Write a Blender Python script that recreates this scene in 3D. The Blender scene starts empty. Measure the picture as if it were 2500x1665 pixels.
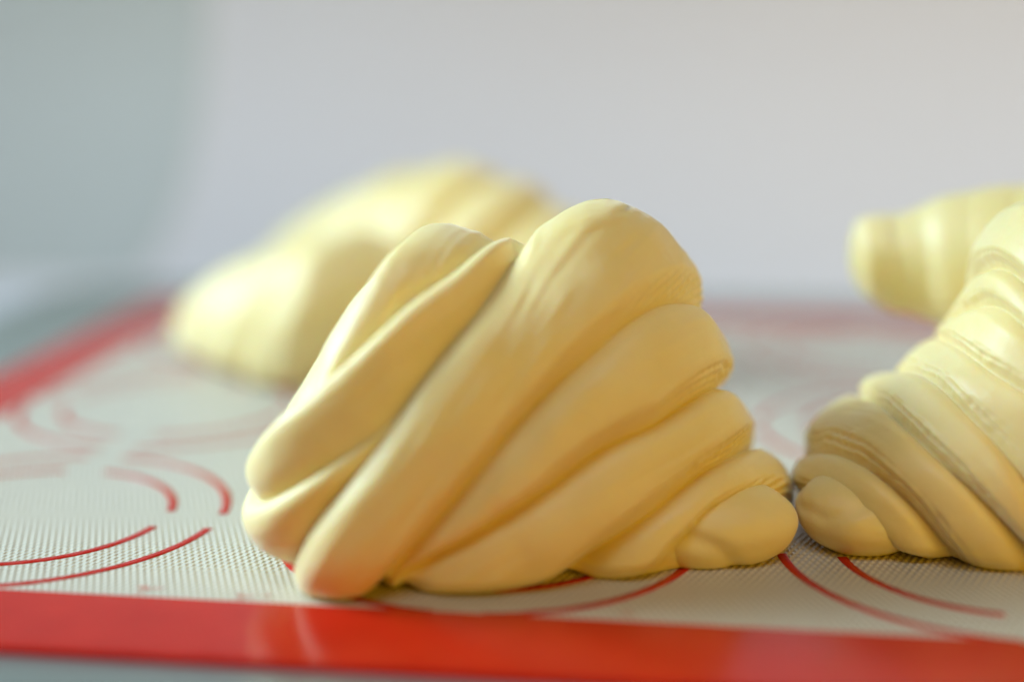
import bpy, bmesh, math, random
import numpy as np
random.seed(4); rng = np.random.default_rng(4)
MM = 0.001                                     # everything below is written in millimetres
S = bpy.context.scene
COL = S.collection
R = math.radians

# ------------------------------------------------------------------ camera
cam_d = bpy.data.cameras.new('camera'); cam = bpy.data.objects.new('camera', cam_d); COL.objects.link(cam)
cam_d.sensor_width = 36; cam_d.lens = 50; cam_d.clip_start = 0.01; cam_d.clip_end = 30
cam.location = (0.015945, -0.139170, 0.066071)
cam.rotation_euler = (R(90 - 11.979), 0, R(7.298))
cam_d.dof.use_dof = True; cam_d.dof.focus_distance = 0.186; cam_d.dof.aperture_fstop = 4.0
cam_d.dof.aperture_blades = 0
S.camera = cam

# ------------------------------------------------------------------ render / world / lamps
S.view_settings.view_transform = 'Standard'; S.view_settings.look = 'None'
S.view_settings.exposure = 0; S.view_settings.gamma = 1
S.cycles.use_denoising = True
S.cycles.max_bounces = 8
world = bpy.data.worlds.new('World'); S.world = world; world.use_nodes = True
bg = world.node_tree.nodes['Background']; bg.inputs[0].default_value = (1.0, 0.88, 0.70, 1); bg.inputs[1].default_value = 0.02

def area(name, loc, target, sx, sy, power, col):
    d = bpy.data.lights.new(name, 'AREA'); d.shape = 'RECTANGLE'; d.size = sx; d.size_y = sy; d.energy = power; d.color = col
    o = bpy.data.objects.new(name, d); COL.objects.link(o); o.location = loc
    from mathutils import Vector
    o.rotation_euler = (Vector(target) - Vector(loc)).to_track_quat('-Z', 'Y').to_euler()
    return o
w = area('window_light', (-0.40, 0.07, 0.20), (-0.085, 0.03, 0.0), 0.28, 0.28, 0.60, (0.60, 0.81, 1.0)); w.data.spread = R(42)
w = area('wall_fill', (0.30, -0.10, 0.50), (0.25, 0.33, 0.02), 1.4, 0.25, 1.25, (0.70, 0.84, 1.0)); w.data.spread = R(60)  # unseen fill added to brighten the back wall
area('warm_fill', (0.34, -0.34, 0.16), (0.0, 0.05, 0.0), 0.35, 0.3, 1.05, (1.0, 0.57, 0.0))  # added warm fill at front right, stands in for ambient room light

# ------------------------------------------------------------------ helpers
def tag(o, label=None, cat=None, group=None, kind=None):
    if label: o['label'] = label
    if cat: o['category'] = cat
    if group: o['group'] = group
    if kind: o['kind'] = kind
    return o

def mesh_obj(name, V, F, mat, parent=None, smooth=True):
    me = bpy.data.meshes.new(name)
    V = np.asarray(V, dtype=np.float32) * MM
    if isinstance(F, np.ndarray):
        n = len(F); k = F.shape[1]
        me.vertices.add(len(V)); me.vertices.foreach_set('co', V.ravel())
        me.loops.add(n * k); me.loops.foreach_set('vertex_index', F.astype(np.int32).ravel())
        me.polygons.add(n); me.polygons.foreach_set('loop_start', np.arange(0, n * k, k, dtype=np.int32))
        me.update(calc_edges=True)
    else:
        me.from_pydata([tuple(map(float, v)) for v in V], [], F); me.update()
    me.polygons.foreach_set('use_smooth', [smooth] * len(me.polygons))
    me.validate()
    me.materials.append(mat)
    o = bpy.data.objects.new(name, me); COL.objects.link(o)
    if parent: o.parent = parent
    return o

def empty(name, loc=(0, 0, 0)):
    o = bpy.data.objects.new(name, None); COL.objects.link(o); o.location = [c * MM for c in loc]; o.empty_display_size = 0.01
    return o

# ------------------------------------------------------------------ materials
def new_mat(name):
    m = bpy.data.materials.new(name); m.use_nodes = True
    nt = m.node_tree; b = nt.nodes['Principled BSDF']
    return m, nt, b
def N(nt, t, **kw):
    n = nt.nodes.new(t)
    for k, v in kw.items(): setattr(n, k, v)
    return n
def math_node(nt, op, a, b=None):
    n = N(nt, 'ShaderNodeMath', operation=op)
    for i, x in enumerate((a, b)):
        if x is None: continue
        if isinstance(x, (int, float)): n.inputs[i].default_value = x
        else: nt.links.new(x, n.inputs[i])
    return n.outputs[0]
def ramp(nt, fac, stops):
    n = N(nt, 'ShaderNodeValToRGB'); cr = n.color_ramp
    while len(cr.elements) < len(stops): cr.elements.new(0.5)
    for e, (p, c) in zip(cr.elements, stops): e.position = p; e.color = (*c, 1)
    nt.links.new(fac, n.inputs[0]); return n.outputs[0]

def dough_material():
    m, nt, b = new_mat('raw_dough')
    tc = N(nt, 'ShaderNodeTexCoord')
    n1 = N(nt, 'ShaderNodeTexNoise'); n1.inputs['Scale'].default_value = 70; n1.inputs['Detail'].default_value = 5; n1.inputs['Roughness'].default_value = .55
    nt.links.new(tc.outputs['Object'], n1.inputs['Vector'])
    c = ramp(nt, n1.outputs['Fac'], [(0.3, (0.80, 0.63, 0.23)), (0.72, (0.85, 0.70, 0.32))])
    nt.links.new(c, b.inputs['Base Color'])
    b.inputs['Roughness'].default_value = 0.40
    b.inputs['Specular IOR Level'].default_value = 0.6
    b.inputs['Subsurface Weight'].default_value = 0.35
    b.inputs['Subsurface Radius'].default_value = (1.0, 0.45, 0.12)
    b.inputs['Subsurface Scale'].default_value = 0.0025
    b.inputs['Sheen Weight'].default_value = 0.25
    b.inputs['Sheen Roughness'].default_value = 0.45
    n2 = N(nt, 'ShaderNodeTexNoise'); n2.inputs['Scale'].default_value = 1100; n2.inputs['Detail'].default_value = 3
    nt.links.new(tc.outputs['Object'], n2.inputs['Vector'])
    n3 = N(nt, 'ShaderNodeTexNoise'); n3.inputs['Scale'].default_value = 260; n3.inputs['Detail'].default_value = 3
    nt.links.new(tc.outputs['Object'], n3.inputs['Vector'])
    h = math_node(nt, 'ADD', math_node(nt, 'MULTIPLY', n2.outputs['Fac'], 0.25), n3.outputs['Fac'])
    bp = N(nt, 'ShaderNodeBump'); bp.inputs['Strength'].default_value = 0.6; bp.inputs['Distance'].default_value = 0.0003
    nt.links.new(h, bp.inputs['Height']); nt.links.new(bp.outputs[0], b.inputs['Normal'])
    r = math_node(nt, 'MULTIPLY_ADD', n3.outputs['Fac'], 0.2); r.node.inputs[2].default_value = 0.42
    nt.links.new(r, b.inputs['Roughness'])
    return m
DOUGH = dough_material()

def weave_material():
    m, nt, b = new_mat('woven_silicone')
    tc = N(nt, 'ShaderNodeTexCoord'); sx = N(nt, 'ShaderNodeSeparateXYZ'); nt.links.new(tc.outputs['Object'], sx.inputs[0])
    k = 2 * math.pi / (0.95 * MM); k2 = 2 * math.pi / (2.3 * MM)
    s1 = math_node(nt, 'SINE', math_node(nt, 'MULTIPLY', sx.outputs[0], k))
    s2 = math_node(nt, 'SINE', math_node(nt, 'MULTIPLY', sx.outputs[1], k2))
    h = math_node(nt, 'MULTIPLY', s1, s2)                           # over-under of the glass cloth
    n1 = N(nt, 'ShaderNodeTexNoise'); n1.inputs['Scale'].default_value = 60; n1.inputs['Detail'].default_value = 4
    nt.links.new(tc.outputs['Object'], n1.inputs['Vector'])
    f = math_node(nt, 'MULTIPLY_ADD', h, 0.42); f.node.inputs[2].default_value = 0.5
    f = math_node(nt, 'ADD', f, math_node(nt, 'MULTIPLY_ADD', n1.outputs['Fac'], 0.3)); f.node.inputs[1].node.inputs[2].default_value = -.15 if False else 0
    c = ramp(nt, f, [(0.25, (0.26, 0.21, 0.13)), (0.85, (0.62, 0.56, 0.43))])
    nt.links.new(c, b.inputs['Base Color'])
    b.inputs['Roughness'].default_value = 0.25; b.inputs['Specular IOR Level'].default_value = 0.75
    bp = N(nt, 'ShaderNodeBump'); bp.inputs['Strength'].default_value = 1.0; bp.inputs['Distance'].default_value = 0.00012
    nt.links.new(h, bp.inputs['Height']); nt.links.new(bp.outputs[0], b.inputs['Normal'])
    return m
WEAVE = weave_material()

def red_material(name, bump):
    m, nt, b = new_mat(name)
    tc = N(nt, 'ShaderNodeTexCoord')
    n1 = N(nt, 'ShaderNodeTexNoise'); n1.inputs['Scale'].default_value = 120; n1.inputs['Detail'].default_value = 4
    nt.links.new(tc.outputs['Object'], n1.inputs['Vector'])
    c = ramp(nt, n1.outputs['Fac'], [(0.3, (0.46, 0.008, 0.003)), (0.75, (0.54, 0.014, 0.005))])
    nt.links.new(c, b.inputs['Base Color'])
    b.inputs['Roughness'].default_value = 0.22; b.inputs['Specular IOR Level'].default_value = 0.42
    n2 = N(nt, 'ShaderNodeTexNoise'); n2.inputs['Scale'].default_value = 900; n2.inputs['Detail'].default_value = 2
    nt.links.new(tc.outputs['Object'], n2.inputs['Vector'])
    bp = N(nt, 'ShaderNodeBump'); bp.inputs['Strength'].default_value = bump; bp.inputs['Distance'].default_value = 0.00004
    nt.links.new(n2.outputs['Fac'], bp.inputs['Height']); nt.links.new(bp.outputs[0], b.inputs['Normal'])
    return m
RED = red_material('red_silicone', 0.3)
PRINT = red_material('red_print', 0.6)

def plain(name, col, rough, metallic=0, var=0.06, scale=30):
    m, nt, b = new_mat(name)
    tc = N(nt, 'ShaderNodeTexCoord')
    n1 = N(nt, 'ShaderNodeTexNoise'); n1.inputs['Scale'].default_value = scale; n1.inputs['Detail'].default_value = 5
    nt.links.new(tc.outputs['Object'], n1.inputs['Vector'])
    lo = [max(0, x * (1 - var)) for x in col]; hi = [min(1, x * (1 + var)) for x in col]
    nt.links.new(ramp(nt, n1.outputs['Fac'], [(0.3, lo), (0.7, hi)]), b.inputs['Base Color'])
    b.inputs['Roughness'].default_value = rough; b.inputs['Metallic'].default_value = metallic
    return m
STEEL = plain('brushed_steel', (0.38, 0.43, 0.39), 0.30, 0.7)
WORKTOP = plain('white_worktop', (0.72, 0.73, 0.74), 0.5, 0, 0.02, 6)
WALLM = plain('white_wall', (0.78, 0.76, 0.74), 0.8, 0, 0.02, 4)
PANELM = plain('grey_green_panel', (0.58, 0.62, 0.58), 0.6, 0, 0.03, 4)

# ------------------------------------------------------------------ dough geometry
#BODY
def pchip(xs, ys, x):
    xs = np.asarray(xs, float); ys = np.asarray(ys, float); h = np.diff(xs); d = np.diff(ys) / h
    m = np.zeros(len(xs)); m[0] = d[0]; m[-1] = d[-1]
    for i in range(1, len(xs) - 1):
        if d[i - 1] * d[i] > 0:
            w1 = 2 * h[i] + h[i - 1]; w2 = h[i] + 2 * h[i - 1]
            m[i] = (w1 + w2) / (w1 / d[i - 1] + w2 / d[i])
    i = np.clip(np.searchsorted(xs, x) - 1, 0, len(xs) - 2)
    t = np.clip((x - xs[i]) / h[i], 0, 1)
    return ((1 + 2 * t) * (1 - t) ** 2 * ys[i] + t * (1 - t) ** 2 * h[i] * m[i] + t * t * (3 - 2 * t) * ys[i + 1] + t * t * (t - 1) * h[i] * m[i + 1])

def body_points(b, z, phi):
    """smooth dough body: at each height z a lopsided superellipse; phi 0 = right, -pi/2 = towards the front"""
    lo, hi = np.clip(z - 1.1, 0, b['zt']), np.clip(z + 1.1, 0, b['zt'])
    xl = sum(w * pchip(b['zl'], b['xl'], q) for w, q in ((.3, lo), (.4, z), (.3, hi)))
    xr = sum(w * pchip(b['zr'], b['xr'], q) for w, q in ((.3, lo), (.4, z), (.3, hi)))
    a = (xr - xl) / 2; cx = (xr + xl) / 2
    zt = b['zt']; zc = b['zc']
    up = np.clip((z - zc) / (zt - zc), 0, 1); dn = np.clip((zc - z) / (zc + b['dz']), 0, 1)
    c, s = np.cos(phi), np.sin(phi); n = b['n']
    pu = np.where(s < 0, b['pu'], b['pu'] * 0.62)                    # the far side slopes away sooner
    g = np.where(z > zc, (1 - up ** pu) ** (1 / pu), (1 - dn ** 2) ** .5)
    c2 = np.sign(c) * np.abs(c) ** (2 / n); s2 = np.sign(s) * np.abs(s) ** (2 / n)
    x = cx + a * c2
    y = b['cy'] + b['lean'] * (z - zc) + np.where(c2 < 0, b.get('shear_left', b['shear']), b['shear']) * a * c2 + np.where(s < 0, b['bf'], b['bb']) * g * s2
    z = z + 0 * phi
    if 'dent' in b: z = z - b['dent'][2] * np.exp(-((x - b['dent'][0]) / b['dent'][1]) ** 2) * (lambda q: q * q * (3 - 2 * q))(np.clip((z - 26) / 16, 0, 1)) * 1.12
    return np.stack([x, y, z], -1)

def body_grid(b, nz, nphi):
    zf = b['zt'] * 0.9998 * (1 - (1 - np.linspace(0, 1, 3000)) ** 2)
    pf = np.linspace(0, 2 * math.pi, 36, endpoint=False)
    Gf = body_points(b, zf[:, None] + 0 * pf[None], pf[None] + 0 * zf[:, None])
    st = np.linalg.norm(np.diff(Gf, axis=0), axis=-1); st = 0.6 * st.max(1) + 0.4 * st.mean(1)
    cu = np.concatenate([[0], np.cumsum(st)])
    zz = np.interp(np.linspace(0, cu[-1], nz), cu, zf)                # rows spread evenly over the surface
    ph = np.linspace(0, 2 * math.pi, nphi, endpoint=False)
    Z, PH = np.meshgrid(zz, ph, indexing='ij')
    return body_points(b, Z, PH)

HERO = dict(zl=[0, 2, 5, 8, 12.3, 17.8, 21.5, 26, 31.8, 35.8, 38.4, 40.4, 41.8, 42.8], xl=[-27.5, -32.8, -36.4, -37.8, -37.8, -35.6, -33.5, -30.8, -27.5, -24.6, -21.5, -16, -9, 2.5],
            zr=[0, 1, 4, 7.6, 10.4, 15.2, 19.7, 25.8, 31.3, 34, 38.5, 41, 42.8], xr=[24, 27, 28.6, 26.8, 24, 21.3, 19.8, 17.5, 15.3, 13.8, 10.2, 7.5, 3.5],
            zt=42.8, dent=(-5., 6.5, 2.8), zc=17., dz=8., pu=2.3, n=2.5, cy=42.5, lean=0.12, shear=0.32, shear_left=0.39, bf=19.5, bb=28.)
RIGHT = dict(zl=[0, 1, 3.4, 6, 9.2, 11.6, 14.1, 16, 18.5, 21.5, 24, 28.9, 32.9, 37.5, 42, 45.4, 48, 50], xl=[36, 32.5, 31.8, 32, 33.5, 35.2, 38.5, 42, 45, 47, 50, 53.2, 55, 56.6, 59.5, 62.5, 67, 76],
            zr=[0, 10, 30, 42, 47, 50], xr=[108, 118, 113, 100, 90, 78],
            zt=50., zc=18., dz=8., pu=2.3, n=2.5, cy=54., lean=0.14, shear=-0.04, bf=20., bb=34.)
#END

def smooth01(x): x = np.clip(x, 0, 1); return x * x * (3 - 2 * x)

def vnoise(P, scale, seed):
    """cheap value noise on 3-D points"""
    r = np.random.default_rng(seed); T = r.random((32, 32, 32))
    Q = P / scale + 100.; i = np.floor(Q).astype(int); f = Q - i; f = f * f * (3 - 2 * f); o = 0
    for dx in (0, 1):
        for dy in (0, 1):
            for dz in (0, 1):
                w = (f[..., 0] if dx else 1 - f[..., 0]) * (f[..., 1] if dy else 1 - f[..., 1]) * (f[..., 2] if dz else 1 - f[..., 2])
                o = o + w * T[(i[..., 0] + dx) % 32, (i[..., 1] + dy) % 32, (i[..., 2] + dz) % 32]
    return o * 2 - 1

def lip_profile(t, w):
    """edge of a wrap that lies on top of the one before it: abrupt rounded lip, then a slow fall"""
    lip = np.sqrt(np.clip(1 - (1 - np.clip(t * w / 2.6, 0, 1)) ** 2, 0, 1))
    return -0.2 + 1.2 * lip * (1 - np.clip((t - 0.12) / 0.88, 0, 1) ** 1.35)
def step_profile(t):
    """rises out of the crease, rounds over a ridge and falls down the cut face into the next crease"""
    rise = np.sqrt(np.clip(1 - (1 - np.clip(t / 0.55, 0, 1)) ** 2, 0, 1))
    return rise * (1 - smooth01((t - 0.60) / 0.40) ** 1.0)
def crown_profile(t, w):
    lip = np.sqrt(np.clip(1 - (1 - np.clip(t * w / 3.4, 0, 1)) ** 2, 0, 1))
    return lip * (0.95 + 0.2 * np.sin(np.clip(t, 0, 1) * math.pi)) * (1 - smooth01((t - 0.80) / 0.20))

def wrap_body(name, b, planes, parent, nz, nphi, seed, mirror=False):
    """planes: list of (nx, ny, nz, d, type, height) in order; type of the wrap that starts at the plane"""
    P = body_grid(b, nz, nphi)
    # normals by finite differences
    du = np.roll(P, -1, 1) - np.roll(P, 1, 1); dv = np.gradient(P, axis=0)
    Nn = np.cross(du, dv); Nn /= np.linalg.norm(Nn, axis=-1, keepdims=True) + 1e-9
    wob = 0.5 * np.stack([vnoise(P, 9., seed + i) for i in range(3)], -1)
    Q = P + wob
    Fs = np.stack([Q @ np.array(p[:3]) - p[3] for p in planes], -1)
    K = len(planes); idx = np.full(P.shape[:2], -1)
    for k in range(K): idx = np.where(Fs[..., k] >= 0, k, idx)
    d = np.zeros(P.shape[:2]); cut = np.zeros(P.shape[:2]); slide = np.zeros(P.shape[:2])
    for k in range(-1, K):
        m = idx == k
        if not m.any(): continue
        f0 = Fs[..., k][m] if k >= 0 else None
        nxt = np.min(-Fs[..., k + 1:][m], -1) if k < K - 1 else None
        if f0 is None: f0 = np.maximum(9 - nxt, 0.0)
        if nxt is None: nxt = np.maximum(10 - f0, 0.2)
        w = f0 + nxt + 1e-6; t = f0 / w
        typ, H = (planes[k][4], planes[k][5]) if k >= 0 else planes[0][6]
        A = np.minimum(H, 0.55 * w)
        if typ == 'L': v = lip_profile(t, w); c = 0 * t
        elif typ == 'C': v = crown_profile(t, w); c = smooth01((t - .78) / .08)
        elif typ == 'R': v = step_profile(t); c = smooth01((t - .58) / .1)
        elif typ == 'M': v = step_profile(1 - t); c = smooth01((1 - t - .58) / .1)
        elif typ == 'K': v = crown_profile(1 - t, w); c = smooth01((1 - t - .78) / .08)
        elif typ == 'E': v = -smooth01((t * w) / 2.2); A = H; c = 0 * t
        elif typ == 'F': v = -smooth01(nxt / 2.2); A = H; c = 0 * t
        lam = np.sin(2 * math.pi * (f0 / 0.85) + 2.5 * vnoise(P[m], 6., seed + 9))
        c = c * np.clip(1 - np.abs(1.0 - 2 * np.clip(v / 1.0, 0, 1)) ** 3, 0, 1)
        d[m] = A * v + 0.07 * c * lam * np.minimum(1, A / 2) + c * (0.32 * vnoise(P[m], 1.5, seed + 11) + 0.14 * vnoise(P[m], .8, seed + 12) + 0.12 * lam) * smooth01((P[m][:, 0] * (-1 if mirror else 1) - b['rough']) / 14)
        d[m] += (0.07 if mirror else 0.12) * vnoise(np.stack([f0 / 0.9, P[m][:, 2] / 7 + P[m][:, 1] / 9, P[m][:, 0] / 14], -1), 1., seed + 31)
    for k, p in enumerate(planes):
        if p[4] in 'RMK': d -= 0.55 * np.exp(-(Fs[..., k] / 0.55) ** 2) * np.clip(np.min(np.abs(np.delete(Fs, k, -1)), -1) / 2, 0, 1)
    d += 0.45 * vnoise(P, 14., seed + 21) + 0.22 * vnoise(P, 5., seed + 22)
    d *= smooth01(P[..., 2] / 4. + 0.25)
    for k, p in enumerate(planes):                             # wraps lift off the mat where two of them meet
        if p[4] in 'RM': d -= (1.2 if mirror else 2.2) * np.exp(-(Fs[..., k] / 1.6) ** 2) * np.exp(-(P[..., 2] / 5.) ** 2) * np.clip(np.min(np.abs(np.delete(Fs, k, -1)), -1) / 2, 0, 1)
    V = P + Nn * d[..., None]
    V[..., 2] = np.maximum(V[..., 2], 0.12)
    nzr, nph = V.shape[:2]
    Vf = V.reshape(-1, 3)
    i = np.arange(nzr - 1)[:, None] * nph; j = np.arange(nph)[None]; j2 = (j + 1) % nph
    F = np.stack([i + j, i + j2, i + j2 + nph, i + j + nph], -1).reshape(-1, 4)
    # close underside and crown
    cb = V[0].mean(0); ct = V[-1].mean(0)
    Vf = np.vstack([Vf, cb, ct]); n0 = len(Vf) - 2
    jj = np.arange(nph); top0 = (nzr - 1) * nph
    capb = np.stack([jj, np.full(nph, n0), np.full(nph, n0), (jj + 1) % nph], -1)
    tri_b = np.stack([(jj + 1) % nph, jj, np.full(nph, n0)], -1); tri_t = np.stack([top0 + jj, top0 + (jj + 1) % nph, np.full(nph, n0 + 1)], -1)
    F3 = np.vstack([F[:, [0, 1, 2]], F[:, [0, 2, 3]], tri_b, tri_t])
    return mesh_obj(name, Vf, F3, DOUGH, parent)

#TAIL
# wrap edges: plane normal, offset, kind of edge, height
HERO_PLANES = [
    (0.8869, -0.0692, -0.4567, -38.721, 'L', 3.0),
    (0.6875, -0.0990, -0.7194, -39.306, 'L', 3.4),
    (0.5551, 0.2385, -0.7969, -23.109, 'L', 1.7),
    (0.8268, -0.0803, -0.5567, -29.181, 'C', 2.8),
    (0.7659, -0.3908, -0.5105, -23.198, 'R', 3.0),
    (0.5471, -0.2241, -0.8065, -16.223, 'R', 3.0),
    (0.6587, -0.3069, -0.6870, -7.251, 'R', 2.5),
    (0.6934, -0.6286, -0.3522, -10.903, 'E', 3.0),
]
RIGHT_PLANES = [
    (0.5484, 0.2952, 0.7824, 36.391, 'M', 1.4),
    (0.7297, 0.3839, 0.5658, 51.653, 'M', 1.5),
    (0.7074, 0.1404, 0.6927, 48.749, 'M', 1.6),
    (0.8143, 0.1663, 0.5562, 59.173, 'M', 0.8),
    (0.6065, 0.0993, 0.7888, 56.767, 'M', 1.0),
    (0.8822, 0.3156, 0.3496, 76.124, 'M', 1.0),
    (0.8276, 0.1998, 0.5246, 76.443, 'K', 2.0),
]
HERO_PLANES[0] += (('L', 1.5),); RIGHT_PLANES[0] += (('F', 2.5),)
BACK = dict(zl=[0, 3, 10, 17, 22, 30, 35, 38.5], xl=[-78, -85, -86, -83, -79, -67, -56, -38], zr=[0, 10, 20, 30, 35, 38.5], xr=[2, 6, 2, -9, -20, -34],
            zt=38.5, zc=16., dz=10., pu=2.2, n=2.05, cy=158., lean=0.05, shear=-0.45, bf=22., bb=26., rough=900)
BACK_PLANES = [(.78, -.3, -.5, -97., 'C', 2.2, ('L', 1.6)), (.78, -.3, -.5, -83., 'R', 3.), (.78, -.3, -.5, -70., 'R', 2.6)]
BACKTIP = dict(zl=[0, 3, 10, 17, 22, 26.5], xl=[-86, -95, -93, -85, -76, -60], zr=[0, 10, 20, 26.5], xr=[-28, -24, -30, -50],
            zt=26.5, zc=11., dz=7., pu=2.2, n=2.2, cy=132., lean=0.05, shear=0.30, shear_left=-0.55, bf=15., bb=16., rough=900)
BACKTIP_PLANES = [(.8, -.3, -.5, -95., 'L', 2.6, ('L', 1.2)), (.8, -.3, -.5, -76., 'L', 2.)]
HERO['rough'] = 5.; RIGHT['rough'] = -62.

def dough_lump(name, parent, c, r, rot=(0, 0, 0), swirl=None, seed=0, n=(90, 140)):
    """rounded end of the roll: displaced ellipsoid with a folded-in crease"""
    from mathutils import Euler
    th = np.linspace(0.001, math.pi - 0.001, n[0]); ph = np.linspace(0, 2 * math.pi, n[1], endpoint=False)
    TH, PH = np.meshgrid(th, ph, indexing='ij')
    U = np.stack([np.sin(TH) * np.cos(PH), np.sin(TH) * np.sin(PH), np.cos(TH)], -1)
    d = 1 + 0.05 * vnoise(U, .6, seed) + 0.012 * vnoise(U, .3, seed + 1)
    if swirl:
        for (ax, off, depth, wid) in swirl:                # fold lines: circles on the lump
            ax = np.array(ax, float); ax /= np.linalg.norm(ax)
            q = U @ ax - off + 0.06 * vnoise(U, .4, seed + 5)
            d -= depth * np.exp(-(q / wid) ** 2)
            d += depth * 0.5 * np.exp(-((q - 2.4 * wid) / (2 * wid)) ** 2)
    M = np.array(Euler([R(a) for a in rot]).to_matrix())
    V = (U * d[..., None] * np.array(r)) @ M.T + np.array(c)
    V[..., 2] = np.maximum(V[..., 2], 0.10)
    a, b = n; i = np.arange(a - 1)[:, None] * b; j = np.arange(b)[None]; j2 = (j + 1) % b
    F = np.stack([i + j, i + j + b, i + j2 + b, i + j2], -1).reshape(-1, 4)
    F = np.vstack([F[:, [0, 1, 2]], F[:, [0, 2, 3]]])
    return mesh_obj(name, V.reshape(-1, 3), F, DOUGH, parent)

def dough_horn(name, parent, pts, rad, seed, grooves, n=(260, 160)):
    """tapering far horn of the crescent, swept along pts, with wrap steps"""
    pts = np.array(pts, float); s = np.linspace(0, 1, len(pts)); u = np.linspace(0, 1, n[0])
    Cn = np.stack([pchip(s, pts[:, k], u) for k in range(3)], -1); rr = pchip(s, np.array(rad, float), u)
    T = np.gradient(Cn, axis=0); T /= np.linalg.norm(T, axis=1, keepdims=True)
    A = np.cross(T, [0, 0, 1.]); A /= np.linalg.norm(A, axis=1, keepdims=True); B = np.cross(A, T)
    ph = np.linspace(0, 2 * math.pi, n[1], endpoint=False)
    cap = np.sqrt(np.clip(1 - (1 - np.clip(u / 0.12, 0, 1)) ** 2, 0.0005, 1))
    uu = u[:, None] + 0.06 * np.sin(ph)[None] + 0.03 * np.cos(ph)[None]
    dd = 0 * uu
    for g0, g1, h in grooves:
        t = (uu - g0) / (g1 - g0); dd += np.where((t >= 0) & (t < 1), h * step_profile(np.clip(1 - t, 0, 1)), 0)
    rad2 = (rr[:, None] + dd) * cap[:, None]
    V = Cn[:, None] + rad2[..., None] * (np.cos(ph)[None, :, None] * A[:, None] + np.sin(ph)[None, :, None] * B[:, None])
    V += 0.5 * vnoise(V, 10., seed)[..., None] * 0.6
    V[..., 2] = np.maximum(V[..., 2], 0.12)
    a, b = n; i = np.arange(a - 1)[:, None] * b; j = np.arange(b)[None]; j2 = (j + 1) % b
    F = np.stack([i + j, i + j + b, i + j2 + b, i + j2], -1).reshape(-1, 4)
    F = np.vstack([F[:, [0, 1, 2]], F[:, [0, 2, 3]]])
    return mesh_obj(name, V.reshape(-1, 3), F, DOUGH, parent)

# ------------------------------------------------------------------ setting
def slab(name, x0, x1, y0, y1, z0, z1, mat, r=0, parent=None, bev=0.0, seg=8):
    """flat rounded-corner slab"""
    bm = bmesh.new(); ring = []
    if r > 0:
        for cx, cy, a0 in ((x1 - r, y1 - r, 0), (x0 + r, y1 - r, 90), (x0 + r, y0 + r, 180), (x1 - r, y0 + r, 270)):
            for i in range(seg + 1):
                a = R(a0 + 90 * i / seg); ring.append((cx + r * math.cos(a), cy + r * math.sin(a)))
    else: ring = [(x1, y1), (x0, y1), (x0, y0), (x1, y0)]
    top = [bm.verts.new((x * MM, y * MM, z1 * MM)) for x, y in ring]; bot = [bm.verts.new((x * MM, y * MM, z0 * MM)) for x, y in ring]
    bm.faces.new(top); bm.faces.new(bot[::-1]); n = len(ring)
    for i in range(n): bm.faces.new((top[i], bot[i], bot[(i + 1) % n], top[(i + 1) % n]))
    if bev:
        e = [e for e in bm.edges if all(abs(v.co.z - z1 * MM) < 1e-7 for v in e.verts)]
        bmesh.ops.bevel(bm, geom=e, offset=bev * MM, segments=3, affect='EDGES')
    bmesh.ops.recalc_face_normals(bm, faces=bm.faces)
    me = bpy.data.meshes.new(name); bm.to_mesh(me); bm.free(); me.materials.append(mat)
    o = bpy.data.objects.new(name, me); COL.objects.link(o)
    if parent: o.parent = parent
    return o

tag(slab('worktop', -1200, 1200, -400, 240, -30, -3.2, WORKTOP), kind='structure')
def coved_wall():
    prof = [(240, -3.2)] + [(240 + 90 * math.sin(R(a)), 86.8 - 90 * math.cos(R(a))) for a in range(6, 91, 6)] + [(330, 900), (350, 900), (350, -30), (240, -30)]
    n = len(prof); V = [(x, y, z) for x in (-1200, 1200) for y, z in prof]
    F = [(i, (i + 1) % n, n + (i + 1) % n, n + i) for i in range(n)] + [tuple(range(n))[::-1], tuple(range(n, 2 * n))]
    return tag(mesh_obj('back_wall', V, F, WALLM), kind='structure')
coved_wall()
def coved_panel():
    arc = [(240 + 88 * math.sin(R(a)), 86.8 - 88 * math.cos(R(a))) for a in range(9, 91, 3)]
    prof = arc + [(328, 700), (330.5, 700)] + [(240 + 90.5 * math.sin(R(a)), 86.8 - 90.5 * math.cos(R(a))) for a in range(90, 8, -3)]
    n = len(prof); V = [(x, y, z) for x in (-900, -146) for y, z in prof]
    F = [(i, (i + 1) % n, n + (i + 1) % n, n + i) for i in range(n)] + [tuple(range(n))[::-1], tuple(range(n, 2 * n))]
    return tag(mesh_obj('wall_panel', V, F, PANELM, None, False), 'grey green panel covering the wall at far left, out of focus', 'panel')
coved_panel()

# baking tray under the mat
tray = empty('baking_tray', (0, 0, -3.2))
tag(tray, 'flat grey steel baking tray under the silicone mat', 'tray')
X0, BW, DEPTH, PITCH = -122.6, 16.2, 212., 67.
CX0, CY0, ROWP = -77.4, 43.8, 61.5
X1 = X0 + 2 * 45.2 + 3 * PITCH
slab('tray_floor', X0 - 34, X1 + 40, -60, DEPTH + 26, -3.0 + 3.2, -0.95 + 3.2, STEEL, 14, tray, 0.4)

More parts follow.
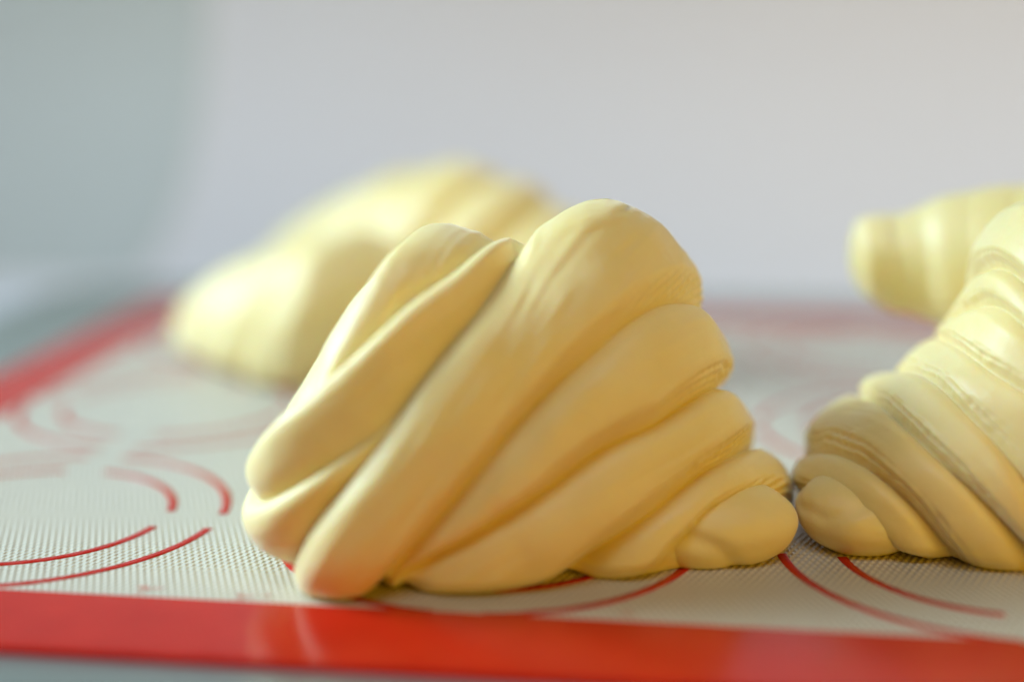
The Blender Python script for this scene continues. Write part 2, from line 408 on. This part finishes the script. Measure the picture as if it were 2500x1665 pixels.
# silicone baking mat: woven sheet, red border, printed rings
mat = empty('silicone_mat', (0, 0, 0))
tag(mat, 'beige woven silicone baking mat with red border and red printed rings', 'baking mat')
def panel(name, x0, x1, y0, y1, z, mt):
    return mesh_obj(name, [(x0, y0, z), (x1, y0, z), (x1, y1, z), (x0, y1, z)], [(0, 1, 2, 3)], mt, mat, False)
panel('woven_sheet', X0 + BW - 1, X1 - BW + 1, BW - 1, DEPTH - BW + 1, 0.0, WEAVE)
def border():
    seg = 10; ro = 9.; ri = 3.
    def loop(x0, x1, y0, y1, r):
        out = []
        for cx, cy, a0 in ((x1 - r, y1 - r, 0), (x0 + r, y1 - r, 90), (x0 + r, y0 + r, 180), (x1 - r, y0 + r, 270)):
            for i in range(seg + 1):
                a = R(a0 + 90 * i / seg); out.append((cx + r * math.cos(a), cy + r * math.sin(a)))
        return out
    rings = []
    for inset, z in ((0, -0.92), (0, -0.25), (0.12, -0.02), (0.4, 0.09), (BW - 0.25, 0.09), (BW, 0.0), (BW, -0.5)):
        rings.append([(x, y, z) for x, y in loop(X0 + inset, X1 - inset, inset, DEPTH - inset, max(ri, ro - inset * 0.5))])
    V = [v for r_ in rings for v in r_]; n = len(rings[0]); F = []
    for k in range(len(rings) - 1):
        for i in range(n): F.append((k * n + i, k * n + (i + 1) % n, (k + 1) * n + (i + 1) % n, (k + 1) * n + i))
    return mesh_obj('border', V, F, RED, mat, False)
border()
def ring_arc(cx, cy, r, w, a0, a1, z):
    n = 36; V = []; F = []
    for i in range(n + 1):
        a = R(a0 + (a1 - a0) * i / n); j = 0.06 * math.sin(i * 2.7 + r) + 0.04 * math.sin(i * 5.1)
        for q, zz in ((-w / 2 - .03, 0.004), (-w / 2 + j * .4, z), (w / 2 + j * .5, z), (w / 2 + .03, 0.004)):
            V.append((cx + (r + q) * math.cos(a), cy + (r + q) * math.sin(a), zz))
    for i in range(n):
        for k in range(3): F.append((i * 4 + k, i * 4 + k + 1, i * 4 + k + 5, i * 4 + k + 4))
    return mesh_obj('printed_arc', V, F, PRINT, mat, True)
for ci in range(4):
    for ri in range(3):
        for rad, gap in ((28.2, 6.0), (20.5, 9.0)):
            for q in range(4):
                ring_arc(CX0 + ci * PITCH, CY0 + ri * ROWP, rad, 1.25, q * 90 + gap, q * 90 + 90 - gap, 0.06)

GHOST = plain('worn_pink_print', (0.50, 0.26, 0.19), 0.35, 0, 0.1, 400)
for gx, gy, gw in ((-49.5, 18.6, 3.4), (-37.0, 17.6, 2.6), (-34.2, 18.2, 1.4), (9.5, 18.2, 2.2), (-1.2, 18.0, 1.6)):
    n = 14; V = [(gx, gy, 0.03)]
    for i in range(n):
        a = 2 * math.pi * i / n; q = gw * (0.35 + 0.25 * math.sin(3 * a + gx) + 0.15 * math.sin(5 * a + gy))
        V.append((gx + q * math.cos(a), gy + 0.8 * q * math.sin(a), 0.03))
    mesh_obj('worn_print_patch', V, [(0, 1 + i, 1 + (i + 1) % n) for i in range(n)], GHOST, mat, False)

# ------------------------------------------------------------------ croissants
hero = empty('croissant', (0, 42, 0)); off = np.array([0, 42., 0])
tag(hero, 'plump unbaked croissant in sharp focus in the middle, its tip pointing right', 'croissant', 'raw croissants on the mat')
def sub(parent, o): o.location = [-c for c in parent.location]; return o
sub(hero, wrap_body('dough_roll', HERO, HERO_PLANES, hero, 520, 1200, 3))
sub(hero, dough_lump('dough_tip', hero, (19.4, 40.4, 4.0), (11.2, 8.4, 5.6), (0, -4, 8), [((-.75, -.45, -.5), .55, .07, .13)], 5))

right = empty('croissant', (72, 54, 0))
tag(right, 'unbaked croissant at the right edge, cropped by the frame, its tip pointing left', 'croissant', 'raw croissants on the mat')
sub(right, wrap_body('dough_roll', RIGHT, RIGHT_PLANES, right, 480, 1100, 13, True))
sub(right, dough_lump('dough_tip', right, (38.6, 45.8, 4.2), (8.0, 7.6, 5.2), (0, 10, -14), [((-.6, -.4, .8), .72, .05, .12)], 15))
sub(right, dough_horn('far_horn', right, [(41.2, 95, 30.8), (46, 95, 31.2), (52, 95, 30.9), (60, 94, 31), (72, 90, 32), (92, 80, 30)], [5.6, 6.6, 8.6, 10.6, 12.5, 16], 17, [(.02, .30, .7), (.42, .8, 1.0)]))

back = empty('croissant', (-45, 145, 0))
tag(back, 'blurred pale unbaked croissant standing behind the sharp middle one', 'croissant', 'raw croissants on the mat')
sub(back, wrap_body('dough_roll', BACK, BACK_PLANES, back, 200, 500, 23))
sub(back, wrap_body('dough_tip', BACKTIP, BACKTIP_PLANES, back, 160, 400, 33))
